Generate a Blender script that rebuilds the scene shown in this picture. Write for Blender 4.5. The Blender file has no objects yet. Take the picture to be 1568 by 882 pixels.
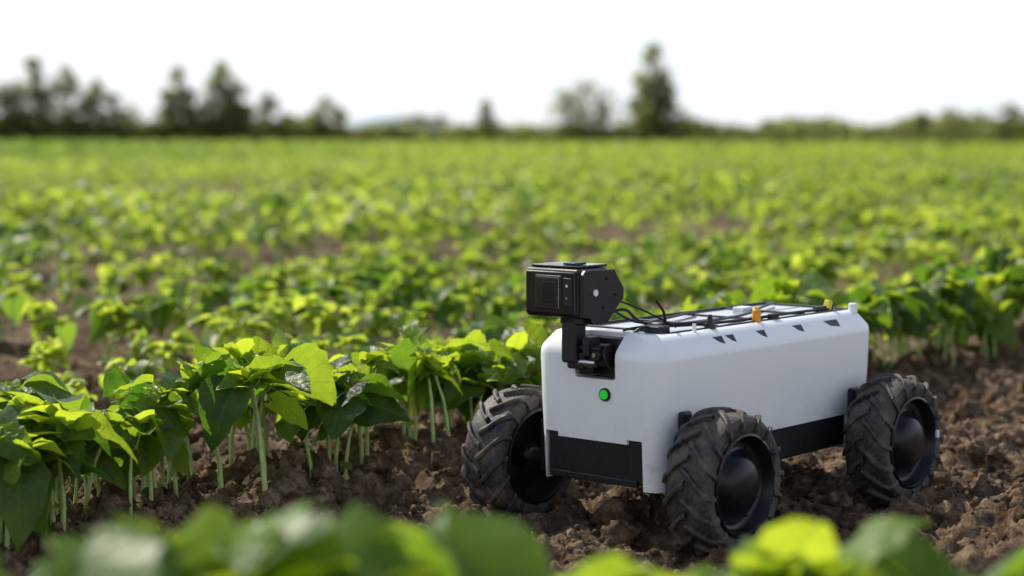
import bpy, bmesh, math, random
import numpy as np
from mathutils import Vector, Matrix
random.seed(5); rng=np.random.default_rng(7)
scn=bpy.context.scene
R=math.radians
CAMH=0.842
ROWW=1.12
# ---------------------------------------------------------------- frame of the crop rows / robot
P0=np.array([0.428,3.69]); ANG=49.5
L=np.array([math.cos(R(ANG)),math.sin(R(ANG))]); W=np.array([-L[1],L[0]])
def uw(x,y):
    dx=x-P0[0]; dy=y-P0[1]
    return dx*L[0]+dy*L[1], dx*W[0]+dy*W[1]
def xy(u,w): return P0[0]+u*L[0]+w*W[0], P0[1]+u*L[1]+w*W[1]
# ---------------------------------------------------------------- node helpers
def newmat(name):
    m=bpy.data.materials.new(name); m.use_nodes=True
    nt=m.node_tree; nt.nodes.clear()
    out=nt.nodes.new('ShaderNodeOutputMaterial')
    return m,nt,out
def lk(nt,a,b): nt.links.new(a,b)
def ramp(nt,src,stops):
    r=nt.nodes.new('ShaderNodeValToRGB'); e=r.color_ramp.elements
    while len(e)<len(stops): e.new(0.5)
    for i,(p,c) in enumerate(stops):
        e[i].position=p; e[i].color=(c[0],c[1],c[2],1) if hasattr(c,'__len__') else (c,c,c,1)
    lk(nt,src,r.inputs[0]); return r.outputs[0]
def noise(nt,vec,scale,detail=5,rough=0.6):
    n=nt.nodes.new('ShaderNodeTexNoise'); n.inputs['Scale'].default_value=scale
    n.inputs['Detail'].default_value=detail; n.inputs['Roughness'].default_value=rough
    lk(nt,vec,n.inputs['Vector']); return n.outputs[0]
def math_(nt,op,a,b=None,c=None):
    n=nt.nodes.new('ShaderNodeMath'); n.operation=op
    for i,v in enumerate((a,b,c)):
        if v is None: continue
        if isinstance(v,(int,float)): n.inputs[i].default_value=v
        else: lk(nt,v,n.inputs[i])
    return n.outputs[0]
def mixc(nt,f,a,b):
    n=nt.nodes.new('ShaderNodeMix'); n.data_type='RGBA'
    for s,v in ((n.inputs[0],f),(n.inputs[6],a),(n.inputs[7],b)):
        if isinstance(v,(int,float)): s.default_value=v
        elif isinstance(v,tuple): s.default_value=(*v,1)
        else: lk(nt,v,s)
    return n.outputs[2]
def bump(nt,h,strength,dist):
    b=nt.nodes.new('ShaderNodeBump'); b.inputs['Strength'].default_value=strength; b.inputs['Distance'].default_value=dist
    lk(nt,h,b.inputs['Height']); return b.outputs[0]
def princ(nt,out,col,rough=0.5,spec=0.5,metal=0,nrm=None,coat=0):
    p=nt.nodes.new('ShaderNodeBsdfPrincipled')
    if isinstance(col,tuple): p.inputs['Base Color'].default_value=(*col,1)
    else: lk(nt,col,p.inputs['Base Color'])
    if isinstance(rough,(int,float)): p.inputs['Roughness'].default_value=rough
    else: lk(nt,rough,p.inputs['Roughness'])
    p.inputs['Specular IOR Level'].default_value=spec; p.inputs['Metallic'].default_value=metal
    p.inputs['Coat Weight'].default_value=coat
    if nrm is not None: lk(nt,nrm,p.inputs['Normal'])
    if out is not None: lk(nt,p.outputs[0],out.inputs[0])
    return p
def simple(name,col,rough=0.5,spec=0.5,metal=0,nscale=60,nstr=0.05,var=0.15,coat=0):
    m,nt,out=newmat(name); tc=nt.nodes.new('ShaderNodeTexCoord').outputs['Object']
    n=noise(nt,tc,nscale,3); c=ramp(nt,n,[(0.3,tuple(v*(1-var) for v in col)),(0.7,tuple(min(1,v*(1+var)) for v in col))])
    rr=ramp(nt,noise(nt,tc,9,2),[(0.3,max(0,rough-.08)),(0.7,min(1,rough+.08))])
    princ(nt,out,c,rr,spec,metal,bump(nt,n,nstr,0.001),coat); return m
# ---------------------------------------------------------------- materials
def soil_mat(name,far=True):
    m,nt,out=newmat(name)
    pos=nt.nodes.new('ShaderNodeNewGeometry').outputs['Position']
    n1=noise(nt,pos,2.6,4,.6); n2=noise(nt,pos,28,6,.7); n3=noise(nt,pos,160,3,.7)
    c1=ramp(nt,n2,[(0.32,(.060,.038,.023)),(0.5,(.175,.118,.074)),(0.70,(.44,.33,.22))])
    c2=ramp(nt,n1,[(0.34,(.5,.46,.43)),(0.62,(1,1,1))])
    mm=nt.nodes.new('ShaderNodeMix'); mm.data_type='RGBA'; mm.blend_type='MULTIPLY'; mm.inputs[0].default_value=1
    lk(nt,c1,mm.inputs[6]); lk(nt,c2,mm.inputs[7]); col=mm.outputs[2]
    if far:
        sx=nt.nodes.new('ShaderNodeSeparateXYZ'); lk(nt,pos,sx.inputs[0])
        f=nt.nodes.new('ShaderNodeMapRange'); lk(nt,sx.outputs[1],f.inputs[0])
        f.inputs[1].default_value=24; f.inputs[2].default_value=55
        g=ramp(nt,noise(nt,pos,.35,5,.65),[(0.3,(.10,.13,.03)),(0.7,(.20,.24,.07))])
        col=mixc(nt,f.outputs[0],col,g)
    h=math_(nt,'ADD',n2,math_(nt,'MULTIPLY',n3,.35))
    princ(nt,out,col,.95,.12,0,bump(nt,h,1.0,.014)); return m
M_soil=soil_mat('soil_ground'); M_clod=soil_mat('soil_clod',False)
def leaf_mat(name,dark,light,tdark,tlight,tr=.45,rough=.42,spec=.35):
    m,nt,out=newmat(name)
    a=nt.nodes.new('ShaderNodeAttribute'); a.attribute_name='luv'
    r=nt.nodes.new('ShaderNodeAttribute'); r.attribute_name='rnd'
    s=nt.nodes.new('ShaderNodeSeparateXYZ'); lk(nt,a.outputs['Vector'],s.inputs[0])
    at=math_(nt,'ABSOLUTE',s.outputs[1])
    mid=nt.nodes.new('ShaderNodeMapRange'); lk(nt,at,mid.inputs[0]); mid.inputs[1].default_value=0; mid.inputs[2].default_value=.09; mid.inputs[3].default_value=1; mid.inputs[4].default_value=0
    ph=math_(nt,'SUBTRACT',math_(nt,'MULTIPLY',s.outputs[0],6.0),math_(nt,'MULTIPLY',at,1.9))
    cs=math_(nt,'COSINE',math_(nt,'MULTIPLY',ph,6.2832))
    sv=nt.nodes.new('ShaderNodeMapRange'); lk(nt,cs,sv.inputs[0]); sv.inputs[1].default_value=.88; sv.inputs[2].default_value=1
    vein=math_(nt,'MAXIMUM',mid.outputs[0],math_(nt,'MULTIPLY',sv.outputs[0],.6))
    pos=nt.nodes.new('ShaderNodeNewGeometry').outputs['Position']
    nn=noise(nt,pos,35,3,.6)
    f=math_(nt,'ADD',math_(nt,'MULTIPLY',nn,.4),math_(nt,'SUBTRACT',math_(nt,'MULTIPLY',r.outputs['Fac'],.95),.15))
    base=ramp(nt,f,[(0,dark),(1,light)]); tb=ramp(nt,f,[(0,tdark),(1,tlight)])
    base=mixc(nt,math_(nt,'MULTIPLY',vein,.35),base,(.20,.30,.08))
    tb=mixc(nt,math_(nt,'MULTIPLY',vein,.35),tb,(.12,.24,.02))
    hb=math_(nt,'SUBTRACT',math_(nt,'MULTIPLY',noise(nt,pos,75,2,.6),.9),math_(nt,'ADD',math_(nt,'MULTIPLY',vein,.4),math_(nt,'MULTIPLY',cs,.07)))
    nb=bump(nt,hb,.55,.004)
    p=princ(nt,None,base,rough,spec,0,nb)
    t=nt.nodes.new('ShaderNodeBsdfTranslucent'); lk(nt,tb,t.inputs[0]); lk(nt,nb,t.inputs['Normal'])
    mx=nt.nodes.new('ShaderNodeMixShader'); mx.inputs[0].default_value=tr
    lk(nt,p.outputs[0],mx.inputs[1]); lk(nt,t.outputs[0],mx.inputs[2]); lk(nt,mx.outputs[0],out.inputs[0]); return m
def leaf_mat_far(name,dark,light,tdark,tlight,tr=.5,rough=.5,spec=.3):
    m,nt,out=newmat(name)
    r=nt.nodes.new('ShaderNodeAttribute'); r.attribute_name='rnd'
    base=ramp(nt,r.outputs['Fac'],[(0,dark),(1,light)]); tb=ramp(nt,r.outputs['Fac'],[(0,tdark),(1,tlight)])
    p=princ(nt,None,base,rough,spec,0,None)
    t=nt.nodes.new('ShaderNodeBsdfTranslucent'); lk(nt,tb,t.inputs[0])
    mx=nt.nodes.new('ShaderNodeMixShader'); mx.inputs[0].default_value=tr
    lk(nt,p.outputs[0],mx.inputs[1]); lk(nt,t.outputs[0],mx.inputs[2]); lk(nt,mx.outputs[0],out.inputs[0]); return m
M_leaf=leaf_mat('bean_leaf',(.010,.040,.012),(.10,.19,.028),(.08,.24,.015),(.76,.92,.05),.50,.40,.35)
M_leaf_far=leaf_mat_far('field_leaf',(.025,.075,.015),(.12,.19,.035),(.14,.32,.02),(.74,.88,.09),.54,.45,.4)
M_treeleaf=leaf_mat_far('tree_leaf_hazed',(.12,.14,.065),(.25,.265,.11),(.28,.31,.10),(.60,.62,.20),.5,.8,.05)  # leaf colours lightened: distance haze is painted into them
M_stem=simple('plant_stem',(.42,.53,.20),.45,.4,0,40,.05,.2)
M_bark=simple('bark',(.20,.17,.13),.9,.2,0,12,.5,.3)
# ---------------------------------------------------------------- numpy value noise
def _h(i,j,s):
    i=i.astype(np.int64); j=j.astype(np.int64)
    n=(i*374761393+j*668265263+s*1442695041)&0x7fffffff
    n=((n^(n>>13))*1274126177)&0x7fffffff
    return ((n^(n>>16))&0xffff)/65535.0
def vn(x,y,s=0):
    i=np.floor(x); j=np.floor(y); fx=x-i; fy=y-j
    fx=fx*fx*(3-2*fx); fy=fy*fy*(3-2*fy)
    a=_h(i,j,s); b=_h(i+1,j,s); c=_h(i,j+1,s); d=_h(i+1,j+1,s)
    return (a*(1-fx)+b*fx)*(1-fy)+(c*(1-fx)+d*fx)*fy
def smooth(a,b,x):
    t=np.clip((x-a)/(b-a),0,1); return t*t*(3-2*t)
WHEELS=[(0,0),(.695,0),(0,.535),(.695,.535)]
def height(x,y):
    x=np.asarray(x,float); y=np.asarray(y,float)
    u,w=uw(x,y)
    c,s=.8,.6; xr=x*c-y*s; yr=x*s+y*c
    wx=x+(vn(x*14,y*14,31)-.5)*.07; wy=y+(vn(x*14,y*14,32)-.5)*.07
    big=(vn(xr*2.3,yr*2.3,1)-.5)*.05
    mid=(vn(xr*8,yr*8,2)-.5)*.055
    b0=(1-np.abs(vn(wx*11,wy*11,6)*2-1))*.046
    b1=(1-np.abs(vn(wx*22,wy*22,3)*2-1))*.038
    b2=(1-np.abs(vn(xr*47,yr*47,4)*2-1))*.018
    b3=(vn(x*95,y*95,5)-.5)*.009
    near=1-smooth(9,16,np.hypot(x,y-4))
    z=big+mid+(b0+b1+b2+b3-.050)*(.35+.65*near)
    # planting ridges along the rows
    z=z+.045*np.exp(-((w-ROWW)/.22)**2)-.02*np.exp(-((w-.76)/.13)**2)
    z=z+.065*np.exp(-((w+.38)/.12)**2)*smooth(.25,.8,u)
    # tyre ruts behind the wheels
    m=np.ones_like(z); rut=np.zeros_like(z)
    for w0 in (0,.535):
        k=np.exp(-((w-w0)/.075)**4)*smooth(-.16,-.02,u)
        m=m*(1-.5*k)
        tread=np.sin(u*2*np.pi/.045+np.abs(w-w0)*40)*.006
        rut=rut-k*(.012-tread*smooth(.1,.3,u))
    for (a,b) in WHEELS:
        k=np.exp(-(((u-a)/.10)**2+((w-b)/.09)**2)); m=m*(1-.75*k)
        rut=rut+.018*np.exp(-(((np.hypot(u-a,(w-b)*1.4)-.14)/.05)**2))*.8
    z=z*m+rut
    return z*(1-smooth(60,140,y))
# ---------------------------------------------------------------- quad mesh builder
def build(name,V,F,mats,matid=None,luv=None,rnd=None,smoothf=True,n=4):
    me=bpy.data.meshes.new(name)
    V=np.ascontiguousarray(V,dtype=np.float32); F=np.ascontiguousarray(F,dtype=np.int32)
    me.vertices.add(len(V)); me.vertices.foreach_set('co',V.ravel())
    me.loops.add(F.size); me.loops.foreach_set('vertex_index',F.ravel())
    me.polygons.add(len(F)); me.polygons.foreach_set('loop_start',np.arange(len(F),dtype=np.int32)*n)
    try: me.polygons.foreach_set('loop_total',np.full(len(F),n,dtype=np.int32))
    except Exception: pass
    for m in mats: me.materials.append(m)
    if matid is not None: me.polygons.foreach_set('material_index',np.ascontiguousarray(matid,dtype=np.int32))
    me.polygons.foreach_set('use_smooth',np.full(len(F),smoothf))
    if luv is not None:
        a=me.attributes.new('luv','FLOAT_VECTOR','POINT'); a.data.foreach_set('vector',np.ascontiguousarray(luv,dtype=np.float32).ravel())
    if rnd is not None:
        a=me.attributes.new('rnd','FLOAT','POINT'); a.data.foreach_set('value',np.ascontiguousarray(rnd,dtype=np.float32))
    me.update(calc_edges=True)
    ob=bpy.data.objects.new(name,me); scn.collection.objects.link(ob); return ob
# ---------------------------------------------------------------- ground
def axis(f0,f1,step,lo,hi,g=1.09):
    a=list(np.arange(f0,f1,step)); d=step; p=a[-1]
    while p<hi: d*=g; p+=d; a.append(p)
    d=step; p=a[0]; b=[]
    while p>lo: d*=g; p-=d; b.append(p)
    return np.array(b[::-1]+a)
gx=axis(-1.6,2.3,.0085,-900,900); gy=axis(2.7,6.2,.0095,-60,1600)
X,Y=np.meshgrid(gx,gy); Z=height(X,Y)
V=np.stack([X.ravel(),Y.ravel(),Z.ravel()],1); nx=len(gx)
i=np.arange(len(gy)-1)[:,None]*nx+np.arange(nx-1)[None,:]; i=i.ravel()
build('ground',V,np.stack([i,i+1,i+nx+1,i+nx],1),[M_soil])
# clods
def ico(sub):
    bm=bmesh.new(); bmesh.ops.create_icosphere(bm,subdivisions=sub,radius=1)
    v=np.array([q.co[:] for q in bm.verts]); f=np.array([[q.index for q in p.verts] for p in bm.faces]); bm.free(); return v,f
def clods(name,N,sub,smin,smax,xr,yr,power=2.5):
    tv=[]; v0,f0=ico(sub)
    for k in range(12):
        d=v0*(1+ .8*(vn(v0[:,0]*1.7+k*7,v0[:,1]*1.7+v0[:,2]*2.3,k)-.5)+.6*(vn(v0[:,0]*4+k,v0[:,2]*4-v0[:,1]*3,k+3)-.5))[:,None]
        tv.append(d)
    xs=rng.uniform(*xr,N); ys=yr[0]+(yr[1]-yr[0])*rng.random(N)**1.3; hs=height(xs,ys)
    VV=[];FF=[];o=0
    for q in range(N):
        x,y,z=xs[q],ys[q],hs[q]
        u_,w_=uw(x,y); s=smin+(smax-smin)*rng.random()**power
        if any(math.hypot(u_-a,w_-b)<.10 for a,b in WHEELS): s=min(s,.006)
        a,b,c=rng.uniform(0,6.28,3)
        Rm=np.array(Matrix.Rotation(a,3,'X')@Matrix.Rotation(b,3,'Y')@Matrix.Rotation(c,3,'Z'))
        p=(tv[q%12]*rng.uniform(.65,1.2,3)*s)@Rm.T
        VV.append(p+np.array([x,y,z+s*.25])); FF.append(f0+o); o+=len(p)
    build(name,np.concatenate(VV),np.concatenate(FF),[M_clod],n=3)
clods('soil_clods',2600,3,.009,.036,(-1.7,2.4),(2.6,6.5),2.3)
clods('soil_crumbs',16000,1,.003,.010,(-1.6,2.2),(2.7,5.8),1.5)
# ---------------------------------------------------------------- leaves & plants
def leaf(ns,nt_,size,azi,pitch,roll,droop,ratio=.5,rs=0,rv=.5):
    s=np.linspace(0,1,ns+1); t=np.linspace(-1,1,nt_+1); S,T=np.meshgrid(s,t,indexing='ij')
    prof=np.maximum(np.sin(np.pi*np.clip(S,0,1)**.62),0)**.75
    hw=ratio*prof; hw[0,:]=ratio*.28; hw[-1,:]=.004
    hw=hw*(1+.05*np.sin(S*23+rs*9+T))
    x=S-.16*np.abs(T)**1.5*(1-S)**2*1.2; y=hw*T
    ph=rs*6.28; cup=(.45 if rs>.55 else -.05)
    z=(.12+cup)*np.abs(y)-droop*x**2+.05*np.sin(S*9+ph+T*2)*np.abs(T)+.03*np.sin(S*17+ph*2)*np.abs(T)**2 - .35*y*y*(1 if rs<.4 else 0)
    z=z+.02*np.sin(S*12+ph)*np.cos(T*5+ph)
    P=np.stack([x.ravel(),y.ravel(),z.ravel()],1)*size
    M=np.array(Matrix.Rotation(azi,3,'Z')@Matrix.Rotation(-pitch,3,'Y')@Matrix.Rotation(roll,3,'X'))
    P=P@M.T
    k=(np.arange(ns)[:,None]*(nt_+1)+np.arange(nt_)[None,:]).ravel()
    F=np.stack([k,k+nt_+1,k+nt_+2,k+1],1)
    uvv=np.stack([S.ravel(),T.ravel(),np.zeros(S.size)],1)
    return P,F,uvv,np.full(len(P),rv)
def tube(pts,rads,n=5):
    V=[];F=[]
    for p,r in zip(pts,rads):
        for k in range(n):
            a=6.283*k/n; V.append((p[0]+r*math.cos(a),p[1]+r*math.sin(a),p[2]))
    for i in range(len(pts)-1):
        for k in range(n):
            a=i*n+k; b=i*n+(k+1)%n; F.append((a,b,b+n,a+n))
    return np.array(V),np.array(F)
def plant(seed,lod,hgt=.33):
    r=random.Random(seed); VV=[];FF=[];UV=[];RN=[];MI=[];o=0
    ns,nt_={0:(9,6),1:(4,4),2:(2,2),3:(1,2)}[lod]
    def add(P,F,U,Rn,mi):
        nonlocal o
        VV.append(P);FF.append(F+o);UV.append(U);RN.append(Rn);MI.append(np.full(len(F),mi));o+=len(P)
    def addtube(p,rd,n):
        a,b=tube(p,rd,n); add(a,b,np.zeros((len(a),3)),np.full(len(a),.5),1)
    nst=r.choice([1,2,2,3]) if lod<2 else r.choice([1,2])
    for k in range(nst):
        bx,by=r.uniform(-.035,.035),r.uniform(-.035,.035); h=hgt*r.uniform(.58,.88)
        dx,dy=r.uniform(-.05,.05),r.uniform(-.05,.05)
        q=[0,.3,.65,1] if lod<2 else [0,1]
        wob=r.uniform(-.008,.008)
        base=[(bx+dx*t*t+wob*math.sin(t*5),by+dy*t*t,h*t-.03*(t==0)) for t in q]
        if lod<3: addtube(base,[.0066-.0028*t for t in q],6 if lod==0 else 3)
        top=base[-1]
        nl=r.randint(3,5) if lod<2 else r.randint(4,6)
        a0=r.uniform(0,6.28)
        for j in range(nl):
            az=a0+j*2.4+r.uniform(-.4,.4); hz=top[2]*r.uniform(.72,1.0) if j>1 else top[2]
            tt=hz/h; st=(bx+dx*tt*tt+wob*math.sin(tt*5),by+dy*tt*tt,hz)
            pl=r.uniform(.015,.055); up=r.uniform(.005,.06)*(hgt/.33)
            e=(st[0]+math.cos(az)*pl,st[1]+math.sin(az)*pl,st[2]+up)
            if lod<2: addtube([st,((st[0]+e[0])/2+math.cos(az)*.006,(st[1]+e[1])/2+math.sin(az)*.006,st[2]+up*.4),e],[.003,.0022,.0018],4 if lod==0 else 3)
            sz=r.choice([.055,.07,.085,.10,.12,.155]) if lod<2 else r.uniform(.07,.12)
            big=sz>.09
            P,F,U,Rn=leaf(ns,nt_,sz,az+r.uniform(-.6,.6),r.uniform(-.7,.15) if big else r.uniform(-.4,1.0),r.uniform(-.7,.7),r.uniform(.15,.8),r.uniform(.42,.56),r.random(),r.uniform(0,.5) if big else r.uniform(.3,1))
            add(P+np.array(e),F,U,Rn,0)
        if lod<2:   # young top leaves
            for j in range(5):
                az=r.uniform(0,6.28)
                P,F,U,Rn=leaf(ns,nt_,r.uniform(.04,.08),az,r.uniform(.2,1.3),r.uniform(-.5,.5),r.uniform(.2,.9),.48,r.random(),r.uniform(.7,1))
                add(P+np.array(top)+np.array([r.uniform(-.012,.012),r.uniform(-.012,.012),r.uniform(0,.02)]),F,U,Rn,0)
            if r.random()<.45:
                az=r.uniform(0,6.28); hz=h*r.uniform(.1,.5)
                P,F,U,Rn=leaf(ns,nt_,r.uniform(.03,.05),az,r.uniform(-.2,.6),0,.3,.42,r.random(),.9)
                add(P+np.array((bx,by,hz)),F,U,Rn,0)
    return np.concatenate(VV),np.concatenate(FF),np.concatenate(UV),np.concatenate(RN),np.concatenate(MI)
TPL={k:[plant(100*k+j,k) for j in range({0:20,1:10,2:10,3:10}[k])] for k in (0,1,2,3)}
def stamp(name,inst,lod,leafm):
    VV=[];FF=[];UV=[];RN=[];MI=[];o=0; T=TPL[lod]
    if not inst: return None
    for (x,y,z,a,s,sz,dr) in inst:
        V,F,U,Rn,mi=T[rng.integers(len(T))]
        c,sn=math.cos(a)*s,math.sin(a)*s
        P=np.empty_like(V); P[:,0]=V[:,0]*c-V[:,1]*sn+x; P[:,1]=V[:,0]*sn+V[:,1]*c+y; P[:,2]=V[:,2]*s*sz+z
        VV.append(P);FF.append(F+o);UV.append(U);RN.append(np.clip(Rn+dr,0,1));MI.append(mi);o+=len(V)
    return build(name,np.concatenate(VV),np.concatenate(FF),[leafm,M_stem],np.concatenate(MI),np.concatenate(UV),np.concatenate(RN))
def inview(x,y,m=1.25):
    return y>0 and abs(x)<.277*y*m+.8
# main sharp row
inst=[]
u=-4.6
while u<9:
    for dw in (-.13,.0,.12):
        if rng.random()<.20: continue
        uu=u+rng.uniform(-.05,.05); ww=ROWW+dw+rng.uniform(-.05,.05)
        x,y=xy(uu,ww)
        sc=rng.uniform(.78,1.06) if uu<-.1 else rng.uniform(.74,1.0)
        if inview(x,y,1.6): inst.append((x,y,float(height(x,y))-.012,rng.uniform(0,6.28),sc,1.0,rng.uniform(-.2,.25)))
    u+=.11
stamp('bean_plant_row',inst,0,M_leaf)
# rows behind
rows=[(w_,1,.60) for w_ in (2.15,2.8,3.45,4.1,4.75,5.35)]+[(w_,2,.80) for w_ in np.arange(6.75,14.9,.7)]
for w_,lod,sc in rows:
    inst=[]; u=-14
    while u<60:
        x,y=xy(u+rng.uniform(-.05,.05),w_+rng.uniform(-.14,.14)*(1.3 if lod==2 else 1)); u+=(.075 if lod==1 else .085)*(1 if u<18 else 1.8)
        if y>60 or not inview(x,y): continue
        if vn(np.array(x*1.1),np.array(y*1.1),9)<.22: continue
        if w_<5.1 or w_>5.6 or x>-.5 or True: pass
        g_=.65+.65*float(vn(np.array(x*.7),np.array(y*.4),17))
        tn=float(vn(np.array(x*.9+5),np.array(y*.5),18))*.9-.35
        inst.append((x,y,float(height(x,y))-.01,rng.uniform(0,6.28),sc*g_*rng.uniform(.8,1.25),1.0,tn+rng.uniform(-.1,.35)))
    stamp('bean_plant_row',inst,lod,M_leaf_far)
# dense crop beyond
inst3=[]
for q in range(22000):
    y=20+ (150-20)*rng.random()**1.35; x=rng.uniform(-1,1)*(.277*y*1.25+1)
    _,w_=uw(x,y)
    if w_<15.0: continue
    if w_<17.8 and x<-2.5: continue
    t_=vn(np.array(x*.10+7),np.array(y*.06),41)
    inst3.append((x,y,float(height(x,y)),rng.uniform(0,6.28),(1.2 if y<50 else 1.8)*rng.uniform(.5,1.3),1.0,float(t_)*1.1-.45))
stamp('crop_field',inst3,3,M_leaf_far)
# foreground row (near the lens)
inst=[]
for px,top in [(165,828),(235,842),(300,862),(425,782),(485,778),(545,812),(600,800),(660,806),(720,850),(830,848),(900,842),(960,862),(1120,872),(1190,835),(1245,798),(1370,835),(1430,842),(1490,848),(1540,828),(1610,820),(-70,840)]:
    yy=1.75+.3*(px/1568)+rng.uniform(-.08,.08); x=(px-784)/2831*yy
    zt=CAMH-(top-210)/2831*yy
    inst.append((x,yy,zt-.33,rng.uniform(0,6.28),1.0,1.0,.15+rng.uniform(-.25,.3)))
TPL[0],keep=[plant(900+j,0) for j in range(8)],TPL[0]
stamp('bean_plant_row',inst,0,M_leaf)
# ---------------------------------------------------------------- trees
def tree_mesh(seed,kind):
    r=np.random.default_rng(seed); VV=[];FF=[];UV=[];RN=[];MI=[];o=0
    def tb(p0,p1,r0,r1):
        nonlocal o
        a,b=tube([p0,tuple((np.array(p0)+np.array(p1))/2+r.normal(0,.01,3)),p1],[r0,(r0+r1)/2,r1],5)
        VV.append(a);FF.append(b+o);UV.append(np.zeros((len(a),3)));RN.append(np.full(len(a),.5));MI.append(np.full(len(b),1));o+=len(a)
    tb((0,0,-.01),(r.normal(0,.01),r.normal(0,.01),.95),.018,.003)
    cl=[]
    nb={'poplar':48,'round':40,'sparse':30}[kind]
    for k in range(nb):
        h=r.uniform(.06,.98); a=r.uniform(0,6.28)
        if kind=='poplar': rad=.21*(1-h)**.55*(.7+.4*min(1,h*4))*(1+.35*math.sin(h*19+seed)); up=.10
        elif kind=='round': h=r.uniform(.08,.95); rad=.42*math.sqrt(max(0,1-((h-.45)/.52)**2))*(1+.3*math.sin(a*3+seed)); up=.05
        else: h=r.uniform(.2,.95); rad=.34*math.sqrt(max(0,1-((h-.55)/.42)**2))*r.uniform(.4,1.1); up=.08
        rad*=r.uniform(.45,1.2); e=np.array([math.cos(a)*rad,math.sin(a)*rad,min(h+up*.4,1.0)])
        tb((0,0,max(.02,h-up-rad*.4)),tuple(e),.006,.0015)
        cl.append((e,{'poplar':.052,'round':.085,'sparse':.055}[kind]*r.uniform(.6,1.3)))
        if rad>.12: cl.append((e*np.array([.5,.5,1]),.07))
    for c,cr in cl:
        n=int({'poplar':32,'round':34,'sparse':26}[kind]); tone=r.uniform(0,1)
        for q in range(n):
            p=c+r.normal(0,cr*.55,3)*np.array([1,1,1.3]); s=r.uniform(.010,.022)
            Rm=np.array(Matrix.Rotation(r.uniform(0,6.28),3,'Z')@Matrix.Rotation(r.uniform(-1.3,1.3),3,'X'))
            qd=np.array([[-1,-.6,0],[1,-.6,0],[1,.6,0],[-1,.6,0]])*s
            VV.append(qd@Rm.T+p);FF.append(np.array([[0,1,2,3]])+o)
            UV.append(np.tile([.5,.5,0],(4,1)));RN.append(np.full(4,np.clip(tone+r.normal(0,.15),0,1)));MI.append(np.array([0]));o+=4
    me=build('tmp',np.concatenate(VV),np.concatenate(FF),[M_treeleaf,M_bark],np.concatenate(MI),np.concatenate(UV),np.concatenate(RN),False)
    m=me.data; bpy.data.objects.remove(me); m.name=kind+'_tree_mesh'; return m
TM={k:[tree_mesh(s+i*11,k) for i in range(4)] for s,k in ((1,'poplar'),(2,'round'),(3,'sparse'))}
TN={'poplar':'poplar_tree','round':'broadleaf_tree','sparse':'young_tree'}
def put(px,top,kind,wf=1.0,D=None):
    if D is None: D=135-50*max(0,min(1,(px-700)/868))
    h=CAMH-(top-210)/2831*D
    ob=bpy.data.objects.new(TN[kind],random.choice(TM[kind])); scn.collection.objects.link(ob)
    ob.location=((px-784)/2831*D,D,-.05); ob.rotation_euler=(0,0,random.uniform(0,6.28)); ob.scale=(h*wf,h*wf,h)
for t in [(-70,115,'poplar',1.1),(-25,120,'poplar',1.2),(8,128,'poplar',1.3),(30,125,'poplar',1.2),(54,94,'poplar',1.2),(78,140,'poplar',1.2),(106,104,'poplar',1.2),(132,145,'poplar',1.2),(153,124,'poplar',1.3),(178,145,'poplar',1.2),(202,154,'sparse',1.0),
          (258,140,'poplar',1.2),(275,106,'poplar',1.2),(298,140,'poplar',1.3),(325,140,'poplar',1.2),(343,98,'poplar',1.3),(365,130,'poplar',1.4),(385,160,'sparse',1.1),(412,142,'poplar',1.3),(434,170,'sparse',1),(503,148,'round',.75),(488,165,'poplar',1.4),(522,165,'poplar',1.4),(455,186,'round',1.2),
          (232,184,'round',1.1),(744,154,'poplar',1.2),(868,134,'sparse',1.2),(905,122,'sparse',1.2),(890,160,'sparse',.9),(925,158,'sparse',.9),(998,72,'poplar',1.2),(1012,122,'poplar',1.3),(984,136,'poplar',1.3),(1050,174,'sparse',1.2),(1070,184,'round',1),
          (955,186,'round',1),(1085,186,'round',1),(1110,188,'round',1.1),(1140,192,'round',1.1),(1165,192,'round',1.0),(1190,194,'round',1),(1215,190,'sparse',1.2),(1245,188,'round',1.1),(1270,178,'sparse',1.3),(1290,186,'round',1),(1320,194,'round',1.2),(1345,192,'round',1.2),(1385,186,'round',1.1),(1410,172,'poplar',1.6),(1432,182,'round',1.1),(1455,162,'sparse',1.1),(1472,174,'round',1.0),(1500,170,'round',1.0),(1520,178,'round',1),(1542,160,'poplar',1.7),(1565,174,'round',1.1),(1600,174,'round',1.0),(1650,170,'round',1.0)]:
    put(*t)
for px,top in [(560,194),(600,186),(625,178),(648,174),(675,176),(705,188),(770,196),(790,196),(815,194),(840,188)]: put(px,top,'round',1.2,190)
# hedge mass
def hedge(name,x0,x1,D0,D1,hfun,n,s=.13):
    ts=rng.random(n); px=x0+(x1-x0)*ts; D=D0+(D1-D0)*ts+rng.uniform(-2.5,2.5,n)
    x=(px-784)/2831*D; hh=np.array([hfun(p) for p in px])*(.45+.5*vn(x*.5,D*.2,11)+.4*vn(x*1.7,D*.5,13)); z=hh*rng.random(n)**.7
    rn=vn(x*.9,z*1.5,12); VV=[];RN=[]
    for q in range(n):
        Rm=np.array(Matrix.Rotation(rng.uniform(0,6.28),3,'Z')@Matrix.Rotation(rng.uniform(-1.3,1.3),3,'X'))
        VV.append((np.array([[-1,-.6,0],[1,-.6,0],[1,.6,0],[-1,.6,0]])*s*rng.uniform(.6,1.5))@Rm.T+np.array([x[q],D[q],z[q]]))
        RN.append(np.full(4,np.clip(rn[q]+rng.normal(0,.1),0,1)))
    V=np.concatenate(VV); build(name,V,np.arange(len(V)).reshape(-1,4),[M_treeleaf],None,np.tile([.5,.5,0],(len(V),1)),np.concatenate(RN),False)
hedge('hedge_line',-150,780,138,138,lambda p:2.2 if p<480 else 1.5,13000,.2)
hedge('hedge_line',760,1750,132,84,lambda p:1.75,18000,.16)
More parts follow.
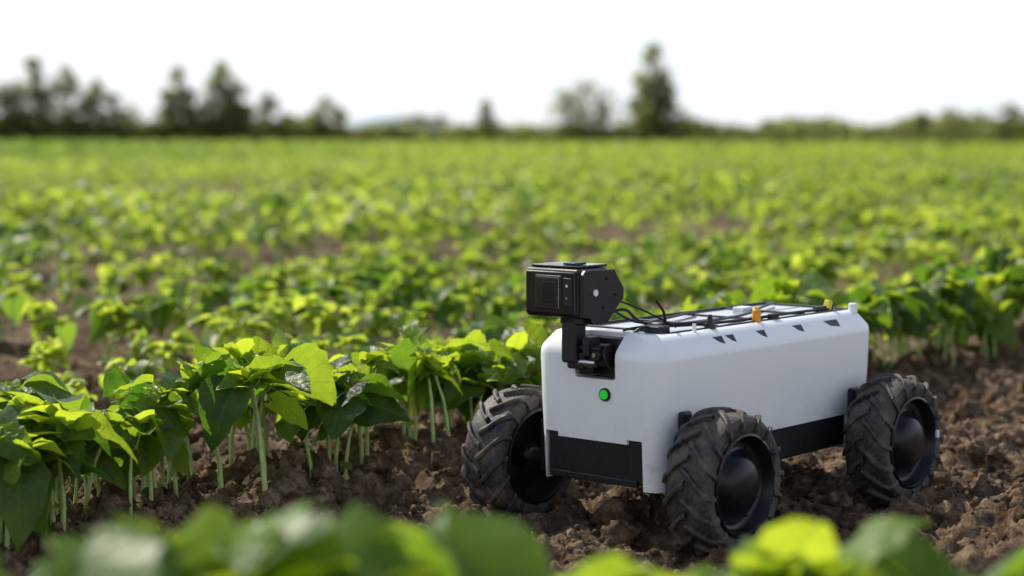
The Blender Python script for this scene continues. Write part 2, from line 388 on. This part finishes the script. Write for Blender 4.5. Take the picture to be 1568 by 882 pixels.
# far strip of woodland
M_hill=simple('distant_wood_hazed',(.24,.30,.34),.95,.05,0,.03,.2,.3)  # pale blue base colour carries the air haze over the woodland
hx=np.linspace(-260,200,200); hv=[]
for j,(yy,zz) in enumerate([(620,-1),(640,.7),(680,1.0),(800,.6)]):
    for x in hx:
        b=(1.5+5.5*math.exp(-((x+42)/26)**2)+2.0*float(vn(np.array(x*.05),np.array(j*.7),22)))
        hv.append((x,yy,b*zz))
n=len(hx); i=(np.arange(3)[:,None]*n+np.arange(n-1)[None,:]).ravel()
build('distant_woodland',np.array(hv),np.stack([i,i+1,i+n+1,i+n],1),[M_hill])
# ---------------------------------------------------------------- ROBOT
rob=bpy.data.objects.new('farm_robot',None); scn.collection.objects.link(rob)
rob.location=(P0[0],P0[1],0); rob.rotation_euler=(0,0,R(ANG))
def link(ob): 
    ob.parent=rob; return ob
m,nt,out=newmat('white_plastic')
tc=nt.nodes.new('ShaderNodeTexCoord').outputs['Object']; sp=nt.nodes.new('ShaderNodeSeparateXYZ'); lk(nt,tc,sp.inputs[0])
low=nt.nodes.new('ShaderNodeMapRange'); lk(nt,sp.outputs[2],low.inputs[0]); low.inputs[1].default_value=.30; low.inputs[2].default_value=.10
dn=ramp(nt,noise(nt,tc,22,7,.7),[(0.46,0),(0.70,1)])
dirt=math_(nt,'MULTIPLY',math_(nt,'MULTIPLY',low.outputs[0],dn),.5)
wc=ramp(nt,noise(nt,tc,3,4),[(0.3,(.86,.885,.91)),(0.7,(.89,.91,.93))])
princ(nt,out,mixc(nt,dirt,wc,(.38,.29,.21)),.30,.5,0,bump(nt,noise(nt,tc,420,2),.06,.0006),.25); M_white=m
M_blk=simple('black_plastic',(.012,.012,.014),.42,.4,0,90,.15,.25)
M_gloss=simple('glossy_black',(.010,.010,.012),.2,.4,0,30,.01,.2,.15)
M_hub=simple('hub_black',(.010,.010,.012),.27,.28,0,30,.03,.2,0)
M_glass=simple('dark_glass',(.01,.012,.018),.06,.7,0,30,0,.2,.5)
M_metal=simple('steel',(.45,.45,.46),.3,.5,1,80,.05,.1)
M_org=simple('orange_plastic',(.85,.34,.02),.4); M_yel=simple('yellow_plastic',(.75,.62,.05),.4)
M_panel=simple('deck_panel',(.22,.25,.29),.14,.8,0,12,.02,.2,.8)
m,nt,out=newmat('green_button'); p=princ(nt,out,(.02,.45,.05),.25,.6); p.inputs['Emission Color'].default_value=(.02,.8,.06,1); p.inputs['Emission Strength'].default_value=.3; M_grn=m
m,nt,out=newmat('muddy_tyre'); tc=nt.nodes.new('ShaderNodeTexCoord').outputs['Object']
mud=ramp(nt,noise(nt,tc,14,6,.72),[(0.46,0),(0.64,1)]); fine=ramp(nt,noise(nt,tc,110,5,.75),[(0.42,0),(0.62,1)])
f=math_(nt,'MULTIPLY',math_(nt,'MAXIMUM',math_(nt,'MULTIPLY',mud,.9),math_(nt,'MULTIPLY',fine,.5)),.65)
princ(nt,out,mixc(nt,f,(.013,.013,.015),(.23,.19,.155)),ramp(nt,f,[(0,.40),(.5,.9)]),.45,0,bump(nt,noise(nt,tc,90,6,.7),.7,.004)); M_tyre=m
def fin(bm,name,mat,bev=0,seg=2,ang=35):
    me=bpy.data.meshes.new(name); bmesh.ops.recalc_face_normals(bm,faces=bm.faces); bm.to_mesh(me); bm.free()
    me.materials.append(mat); ob=bpy.data.objects.new(name,me); scn.collection.objects.link(ob); link(ob)
    for p in me.polygons: p.use_smooth=True
    me.set_sharp_from_angle(angle=R(ang))
    if bev:
        b=ob.modifiers.new('b','BEVEL'); b.width=bev; b.segments=seg; b.limit_method='ANGLE'; b.angle_limit=R(30); b.harden_normals=True
    return ob
def box(name,u0,u1,w0,w1,z0,z1,mat,bev=.003,rot=None):
    bm=bmesh.new(); bmesh.ops.create_cube(bm,size=1)
    c=Vector(((u0+u1)/2,(w0+w1)/2,(z0+z1)/2))
    for v in bm.verts: v.co=Vector((v.co.x*(u1-u0),v.co.y*(w1-w0),v.co.z*(z1-z0)))
    if rot: bmesh.ops.rotate(bm,verts=bm.verts,matrix=rot)
    for v in bm.verts: v.co+=c
    return fin(bm,name,mat,bev)
def cyl(name,p0,p1,r0,r1,mat,n=28,bev=0):
    p0=Vector(p0);p1=Vector(p1); d=p1-p0; bm=bmesh.new()
    bmesh.ops.create_cone(bm,cap_ends=True,segments=n,radius1=r0,radius2=r1,depth=d.length)
    M=Matrix.Translation((p0+p1)/2)@d.to_track_quat('Z','Y').to_matrix().to_4x4()
    bmesh.ops.transform(bm,verts=bm.verts,matrix=M); return fin(bm,name,mat,bev)
def prism(name,poly,axis_,a0,a1,mat,bev=.002):
    bm=bmesh.new()
    def P(p,a): return {'w':(p[0],a,p[1]),'u':(a,p[0],p[1]),'z':(p[0],p[1],a)}[axis_]
    A=[bm.verts.new(P(p,a0)) for p in poly]; B=[bm.verts.new(P(p,a1)) for p in poly]; n=len(poly)
    bm.faces.new(A); bm.faces.new(B[::-1])
    for k in range(n): bm.faces.new((A[k],B[k],B[(k+1)%n],A[(k+1)%n]))
    return fin(bm,name,mat,bev)
def cable(name,pts,r,mat):
    cu=bpy.data.curves.new(name,'CURVE'); cu.dimensions='3D'; cu.bevel_depth=r; cu.bevel_resolution=3
    s=cu.splines.new('NURBS'); s.points.add(len(pts)-1); s.use_endpoint_u=True; s.order_u=3
    for a,b in zip(s.points,pts): a.co=(*b,1)
    cu.materials.append(mat); ob=bpy.data.objects.new(name,cu); scn.collection.objects.link(ob); return link(ob)
# shell
U0,U1,W0,W1=-.08,.785,.10,.438
levels=[(.118,.012),(.20,.008),(.30,.003),(.385,0),(.396,.0012),(.404,.005),(.425,.025),(.432,.032),(.437,.043)]
bm=bmesh.new(); rings=[]
for z,ins in levels:
    r=.045; ring=[]
    for cx,cy,a0 in ((U1-r,W1-r,0),(U0+r,W1-r,90),(U0+r,W0+r,180),(U1-r,W0+r,270)):
        for k in range(10):
            a=R(a0+90*k/9); rr=max(r-ins,.008)
            sx=(1 if cx>.3 else -1); sy=(1 if cy>.26 else -1)
            ring.append(bm.verts.new((cx-sx*(ins-(r-rr))+rr*math.cos(a),cy-sy*(ins-(r-rr))+rr*math.sin(a),z)))
    rings.append(ring)
n=len(rings[0])
for a,b in zip(rings,rings[1:]):
    for k in range(n): bm.faces.new((a[k],a[(k+1)%n],b[(k+1)%n],b[k]))
bm.faces.new(rings[0][::-1]); bm.faces.new(rings[-1])
shell=fin(bm,'shell',M_white)
cutters=[box('c',.03,.67,0,.6,0,.20,M_white,0),box('c',-.2,.9,.152,.409,0,.212,M_white,0),
         box('c',-.2,.9,.1525,.19,.1,.222,M_white,0),box('c',-.2,.9,.372,.4085,.1,.222,M_white,0),
         box('c',-.2,-.03,.217,.322,.343,.6,M_white,.006),box('c',.02,.745,.150,.382,.424,.6,M_white,.0)]
for c in cutters:
    b=shell.modifiers.new('x','BOOLEAN'); b.operation='DIFFERENCE'; b.object=c; b.solver='EXACT'
bpy.context.view_layer.update()
dg=bpy.context.evaluated_depsgraph_get(); me=bpy.data.meshes.new_from_object(shell.evaluated_get(dg))
shell.modifiers.clear(); shell.data=me
for c in cutters: bpy.data.objects.remove(c)
for p in me.polygons: p.use_smooth=True
me.set_sharp_from_angle(angle=R(28))
b=shell.modifiers.new('b','BEVEL'); b.width=.002; b.segments=2; b.limit_method='ANGLE'; b.angle_limit=R(40); b.harden_normals=True
# chassis
box('chassis',-.066,.70,.156,.403,.128,.236,M_blk,.004)
box('chassis_side',.04,.66,.108,.15,.128,.205,M_blk,.006)
box('chassis_side_far',.04,.66,.409,.424,.128,.205,M_blk,.006)
box('front_lip',-.074,-.060,.165,.395,.125,.14,M_blk,.003)
for x in (0,.695):
    cyl('axle',(x,-.01,.145),(x,.545,.145),.018,.018,M_metal)
    for s,w0 in ((-1,.105),(1,.425)):
        box('suspension_arm',x-.03,x+.03,min(w0,w0+s*.035),max(w0,w0+s*.035),.12,.235,M_blk,.005)
box('fender_bracket',-.018,.014,.086,.1035,.20,.283,M_blk,.006); box('fender_bracket',.66,.695,.088,.1035,.20,.262,M_blk,.006)
# wheels
def wheel(name,u_,w_,side):
    bm=bmesh.new(); NS=96
    prof=[(.100,-.046),(.112,-.052),(.128,-.053),(.137,-.048),(.142,-.038),(.1435,-.02),(.144,0),(.1435,.02),(.142,.038),(.137,.048),(.128,.053),(.112,.052),(.100,.046),(.097,.0),(.100,-.046)]
    rr=[]
    for k in range(NS):
        a=6.28318*k/NS; rr.append([bm.verts.new((r*math.cos(a),y,r*math.sin(a))) for r,y in prof[:-1]])
    for k in range(NS):
        A=rr[k];B=rr[(k+1)%NS]; m_=len(A)
        for j in range(m_): bm.faces.new((A[j],A[(j+1)%m_],B[(j+1)%m_],B[j]))
    path=[(-.004,.143),(.010,.1435),(.024,.143),(.036,.1415),(.045,.138),(.052,.130),(.054,.120),(.0535,.112)]
    NL=16; rw=random.Random(int(u_*100)+side)
    for sd in (-1,1):
        for q in range(NL):
            a0=6.28318*(q+(.5 if sd>0 else 0)+rw.uniform(-.06,.06))/NL; sec=[]; hv_=rw.uniform(.8,1.15); wv=rw.uniform(.85,1.15)
            for j,(yy,r) in enumerate(path):
                a=a0+.36*max(0,yy/.053)**1.15+(0.01*(j-3) if j>3 else 0)
                hw=.072*wv*(1 if j<5 else .85)*(.8+.2*math.sin(j*1.9+q))
                hh=(.0105 if j<4 else (.0095 if j==4 else (.006 if j==5 else .002)))*hv_
                oy=.0 if j<4 else (.003 if j==4 else .005)
                def pt(an,rad,y): return bm.verts.new((rad*math.cos(an),sd*y,rad*math.sin(an)))
                sec.append([pt(a-hw,r-.004,yy),pt(a-hw*.72,r+hh*.85,yy+oy),pt(a,r+hh,yy+oy),pt(a+hw*.72,r+hh*.85,yy+oy),pt(a+hw,r-.004,yy)])
            for A,B in zip(sec,sec[1:]):
                for j in range(4): bm.faces.new((A[j],A[j+1],B[j+1],B[j]))
            bm.faces.new(sec[0]); bm.faces.new(sec[-1][::-1])
    t=fin(bm,'tyre',M_tyre,.002,2,50)
    bm=bmesh.new()
    pr=[(.104,-.044),(.106,-.053),(.101,-.055),(.097,-.050),(.094,-.032),(.088,-.026),(.072,-.026),(.066,-.030),(.058,-.044),(.050,-.052),(.036,-.058),(.018,-.061),(0.0005,-.062)]
    pr2=[(.104,.044),(.106,.053),(.100,.054),(.096,.046),(.092,-.010),(.060,-.012),(.030,-.010),(.028,.03),(.0005,.032)]
    for P in (pr,pr2):
        rr=[]
        for k in range(64):
            a=6.28318*k/64; rr.append([bm.verts.new((r*math.cos(a),y,r*math.sin(a))) for r,y in P])
        for k in range(64):
            A=rr[k];B=rr[(k+1)%64]
            for j in range(len(P)-1): bm.faces.new((A[j],A[j+1],B[j+1],B[j]))
    h=fin(bm,'rim',M_hub,0,2,50)
    obs=[t,h]
    for k in range(6):
        a=k*math.pi/3+.3; obs.append(cyl('bolt',(.080*math.cos(a),-.026,.080*math.sin(a)),(.080*math.cos(a),-.030,.080*math.sin(a)),.004,.0035,M_blk,6))
    e=bpy.data.objects.new(name,None); scn.collection.objects.link(e); e.parent=rob; e.location=(u_,w_,.146)
    e.rotation_euler=(0,random.uniform(0,1),0 if side<0 else math.pi)
    for o in obs: o.parent=e
    return e
wheel('wheel_front_right',0,0,-1); w2=wheel('wheel_rear_right',.695,0,-1)
wheel('wheel_front_left',0,.535,1); wheel('wheel_rear_left',.695,.535,1)
box('reflector',.695+.098,.695+.108,-.060,-.054,.145,.163,M_white,.001)
# deck
box('deck_tray',.022,.743,.152,.380,.415,.4262,M_blk,0)
for k in range(4):
    a=.035+k*.176
    box('deck_panel',a,a+.165,.160,.258,.4263,.4375,M_panel,.002); box('deck_panel',a,a+.165,.268,.370,.4263,.4375,M_panel,.002)
box('deck_rail',.02,.745,.146,.154,.430,.440,M_blk,.002); box('deck_rail',.02,.745,.376,.384,.430,.442,M_blk,.002)
for k in range(5):
    a=.024+k*.176; box('deck_bar',a,a+.009,.157,.373,.4265,.4405,M_blk,.002)
cable('cable',[(-.01,.29,.47),(.02,.27,.49),(.03,.24,.452),(.06,.19,.446),(.2,.165,.444),(.34,.16,.443),(.5,.17,.443),(.66,.16,.443)],.0035,M_blk)
cable('cable',[(-.01,.25,.44),(.03,.20,.452),(.10,.175,.450),(.24,.185,.446),(.42,.22,.444),(.6,.30,.444),(.7,.33,.444)],.003,M_blk)
cable('cable',[(-.005,.31,.50),(.03,.30,.47),(.06,.26,.446),(.2,.3,.444),(.4,.35,.444)],.003,M_blk)
cable('cable',[(-.02,.24,.41),(.0,.22,.45),(.03,.18,.447),(.05,.20,.446),(.08,.25,.446)],.0035,M_blk)
cable('cable',[(.0,.27,.50),(.03,.24,.485),(.055,.20,.462),(.07,.17,.445)],.0022,M_blk)
cable('antenna',[(.06,.19,.44),(.058,.19,.47),(.050,.195,.488),(.040,.20,.500)],.0032,M_blk)
cyl('knob_black',(.165,.15,.437),(.165,.15,.447),.013,.011,M_blk); cyl('knob_black_tip',(.165,.15,.447),(.165,.15,.466),.009,.004,M_blk)
box('terminal_block',-.005,.035,.16,.20,.437,.452,M_blk,.003)
cyl('peg_white',(.095,.142,.434),(.095,.142,.452),.005,.004,M_white)
cyl('knob_orange',(.345,.15,.438),(.345,.15,.464),.010,.009,M_org,20,.002); cyl('knob_orange_cap',(.345,.15,.464),(.345,.15,.470),.006,.005,M_yel,16)
cyl('peg_rear',(.735,.135,.430),(.735,.135,.452),.011,.010,M_white,24,.002)
box('yellow_clip',.66,.675,.155,.17,.44,.462,M_yel,.002,Matrix.Rotation(.4,3,'Y')); box('clip_black',.62,.69,.16,.175,.4380,.450,M_blk,.002)
box('white_clip',.52,.56,.30,.33,.435,.447,M_white,.002); box('hinge_black',.40,.43,.145,.158,.438,.450,M_blk,.002)
# vents on the chamfer
ca=math.atan2(.021,.020)
for uu,ln in ((.150,.034),(.195,.030),(.315,.032),(.465,.036),(.61,.056)):
    cx,cz=W0+.0155,.4150
    poly=[(-ln/2,.0095),(ln/2,.0095),(ln/2-.006,-.0105),(-ln/2+.014,-.0050)]
    bm=bmesh.new(); A=[];B=[]
    for a_,b_ in poly:
        y0=cx+b_*math.cos(ca); z0=cz+b_*math.sin(ca); nx_,nz_=-math.sin(ca),math.cos(ca)
        A.append(bm.verts.new((uu+a_,y0-nx_*.003,z0-nz_*.003))); B.append(bm.verts.new((uu+a_,y0+nx_*.0010,z0+nz_*.0010)))
    bm.faces.new(A);bm.faces.new(B[::-1])
    for k in range(4): bm.faces.new((A[k],B[k],B[(k+1)%4],A[(k+1)%4]))
    fin(bm,'vent_slot',M_blk)
# button
cyl('button_bezel',(-.074,.243,.312),(-.0825,.243,.312),.0145,.0135,M_blk,32,.001); cyl('button',(-.08,.243,.312),(-.0855,.243,.312),.0105,.0095,M_grn,32,.001)
# camera mount
box('mount_recess',-.062,-.028,.219,.320,.345,.428,M_blk,.004)
box('mast',-.115,-.078,.292,.332,.375,.475,M_blk,.006); box('mast_foot',-.105,-.060,.280,.325,.362,.400,M_blk,.006)
box('mast_foot2',-.098,-.058,.262,.300,.352,.372,M_gloss,.004)
box('servo',-.094,-.058,.232,.276,.372,.418,M_gloss,.004); cyl('servo_horn',(-.094,.254,.395),(-.101,.254,.395),.014,.014,M_blk,24,.002)
cyl('servo_bolt',(-.101,.254,.395),(-.104,.254,.395),.005,.005,M_metal,12)
cyl('joint',(-.1,.25,.378),(-.1,.30,.378),.008,.008,M_metal,16); cyl('joint',(-.098,.24,.408),(-.098,.30,.408),.006,.006,M_blk,16)
box('mount_clamp',-.112,-.07,.262,.278,.392,.432,M_blk,.003); cable('servo_wire',[(-.09,.24,.41),(-.11,.225,.40),(-.095,.222,.37),(-.07,.23,.36)],.002,M_blk)
# camera head
box('camera_head',-.130,-.028,.273,.416,.470,.572,M_blk,.008)
box('camera_front_bezel',-.136,-.128,.279,.410,.476,.566,M_gloss,.004)
box('lens_frame',-.1385,-.134,.312,.382,.488,.558,M_blk,.003)
box('lens_window',-.1395,-.137,.318,.376,.494,.552,M_glass,.002)
box('lens_core',-.1415,-.138,.326,.360,.502,.546,M_gloss,.002)
box('lens_edge',-.1405,-.138,.3165,.3180,.490,.5530,M_metal,0)
box('lens_edge',-.1405,-.138,.3165,.378,.5535,.5548,M_metal,0)
box('display',-.138,-.134,.286,.308,.494,.554,M_blk,.002)
box('indicator',-.1392,-.137,.295,.300,.535,.540,M_white,0); box('indicator',-.1392,-.137,.295,.300,.510,.514,M_metal,0)
box('top_plate',-.122,-.02,.283,.405,.5725,.578,M_gloss,.002)
box('top_hinge',-.11,-.07,.30,.33,.5785,.583,M_blk,.001)
sp_=[(-.128,.472),(-.128,.560),(-.118,.570),(-.022,.568),(-.004,.545),(.010,.528),(.010,.505),(-.004,.495),(-.030,.472),(-.045,.456),(-.095,.456),(-.105,.470)]
prism('side_bracket',sp_,'w',.262,.2725,M_blk,.002)
prism('rear_housing',[(-.03,.482),(-.03,.566),(-.012,.552),(.004,.528),(.004,.508),(-.01,.490)],'w',.273,.37,M_blk,.003)
cyl('side_screw',(-.088,.264,.522),(-.088,.2595,.522),.0075,.007,M_white,20)
for a_,b_ in ((-.05,.55),(-.02,.515),(-.06,.49)): cyl('screw',(a_,.264,b_),(a_,.260,b_),.003,.003,M_gloss,10)
box('neck',-.115,-.06,.275,.335,.456,.472,M_blk,.004)
# ---------------------------------------------------------------- light, sky, camera
EL=45; sd=Vector((-.66,.75,0)).normalized()*math.cos(R(EL))+Vector((0,0,math.sin(R(EL))))
la=bpy.data.lights.new('sun','SUN'); la.energy=5.0; la.angle=R(.5); la.color=(1,.93,.80)
lo=bpy.data.objects.new('sun',la); scn.collection.objects.link(lo); lo.rotation_euler=sd.to_track_quat('Z','Y').to_euler()
wd=bpy.data.worlds.new('World'); scn.world=wd; wd.use_nodes=True; nt=wd.node_tree; nt.nodes.clear()
sk=nt.nodes.new('ShaderNodeTexSky'); sk.sky_type='NISHITA'; sk.sun_disc=False; sk.sun_elevation=R(EL)
sk.sun_rotation=math.atan2(sd.x,sd.y)%(2*math.pi); sk.dust_density=1; sk.air_density=1.0; sk.ozone_density=1
# haze: thick and white near the horizon, thinning towards the zenith
tc=nt.nodes.new('ShaderNodeTexCoord'); sx=nt.nodes.new('ShaderNodeSeparateXYZ'); lk(nt,tc.outputs['Generated'],sx.inputs[0])
mr=nt.nodes.new('ShaderNodeMapRange'); lk(nt,sx.outputs[2],mr.inputs[0]); mr.inputs[1].default_value=.15; mr.inputs[2].default_value=.8; mr.inputs[3].default_value=.88; mr.inputs[4].default_value=.08
mr.interpolation_type='SMOOTHSTEP'
hz=mixc(nt,mr.outputs[0],sk.outputs[0],(6.7,7.1,7.6))
bg=nt.nodes.new('ShaderNodeBackground'); bg.inputs[1].default_value=.15; wo=nt.nodes.new('ShaderNodeOutputWorld')
lk(nt,hz,bg.inputs[0]); lk(nt,bg.outputs[0],wo.inputs[0])
cd=bpy.data.cameras.new('camera'); cam=bpy.data.objects.new('camera',cd); scn.collection.objects.link(cam); scn.camera=cam
cam.location=(0,0,CAMH); cam.rotation_euler=(R(90-4.665),0,0); cd.lens=65; cd.sensor_width=36; cd.clip_end=5000; cd.clip_start=.05
cd.dof.use_dof=True; cd.dof.focus_distance=3.95; cd.dof.aperture_fstop=2.0; cd.dof.aperture_blades=0
scn.view_settings.view_transform='Standard'; scn.view_settings.look='None'; scn.view_settings.exposure=0
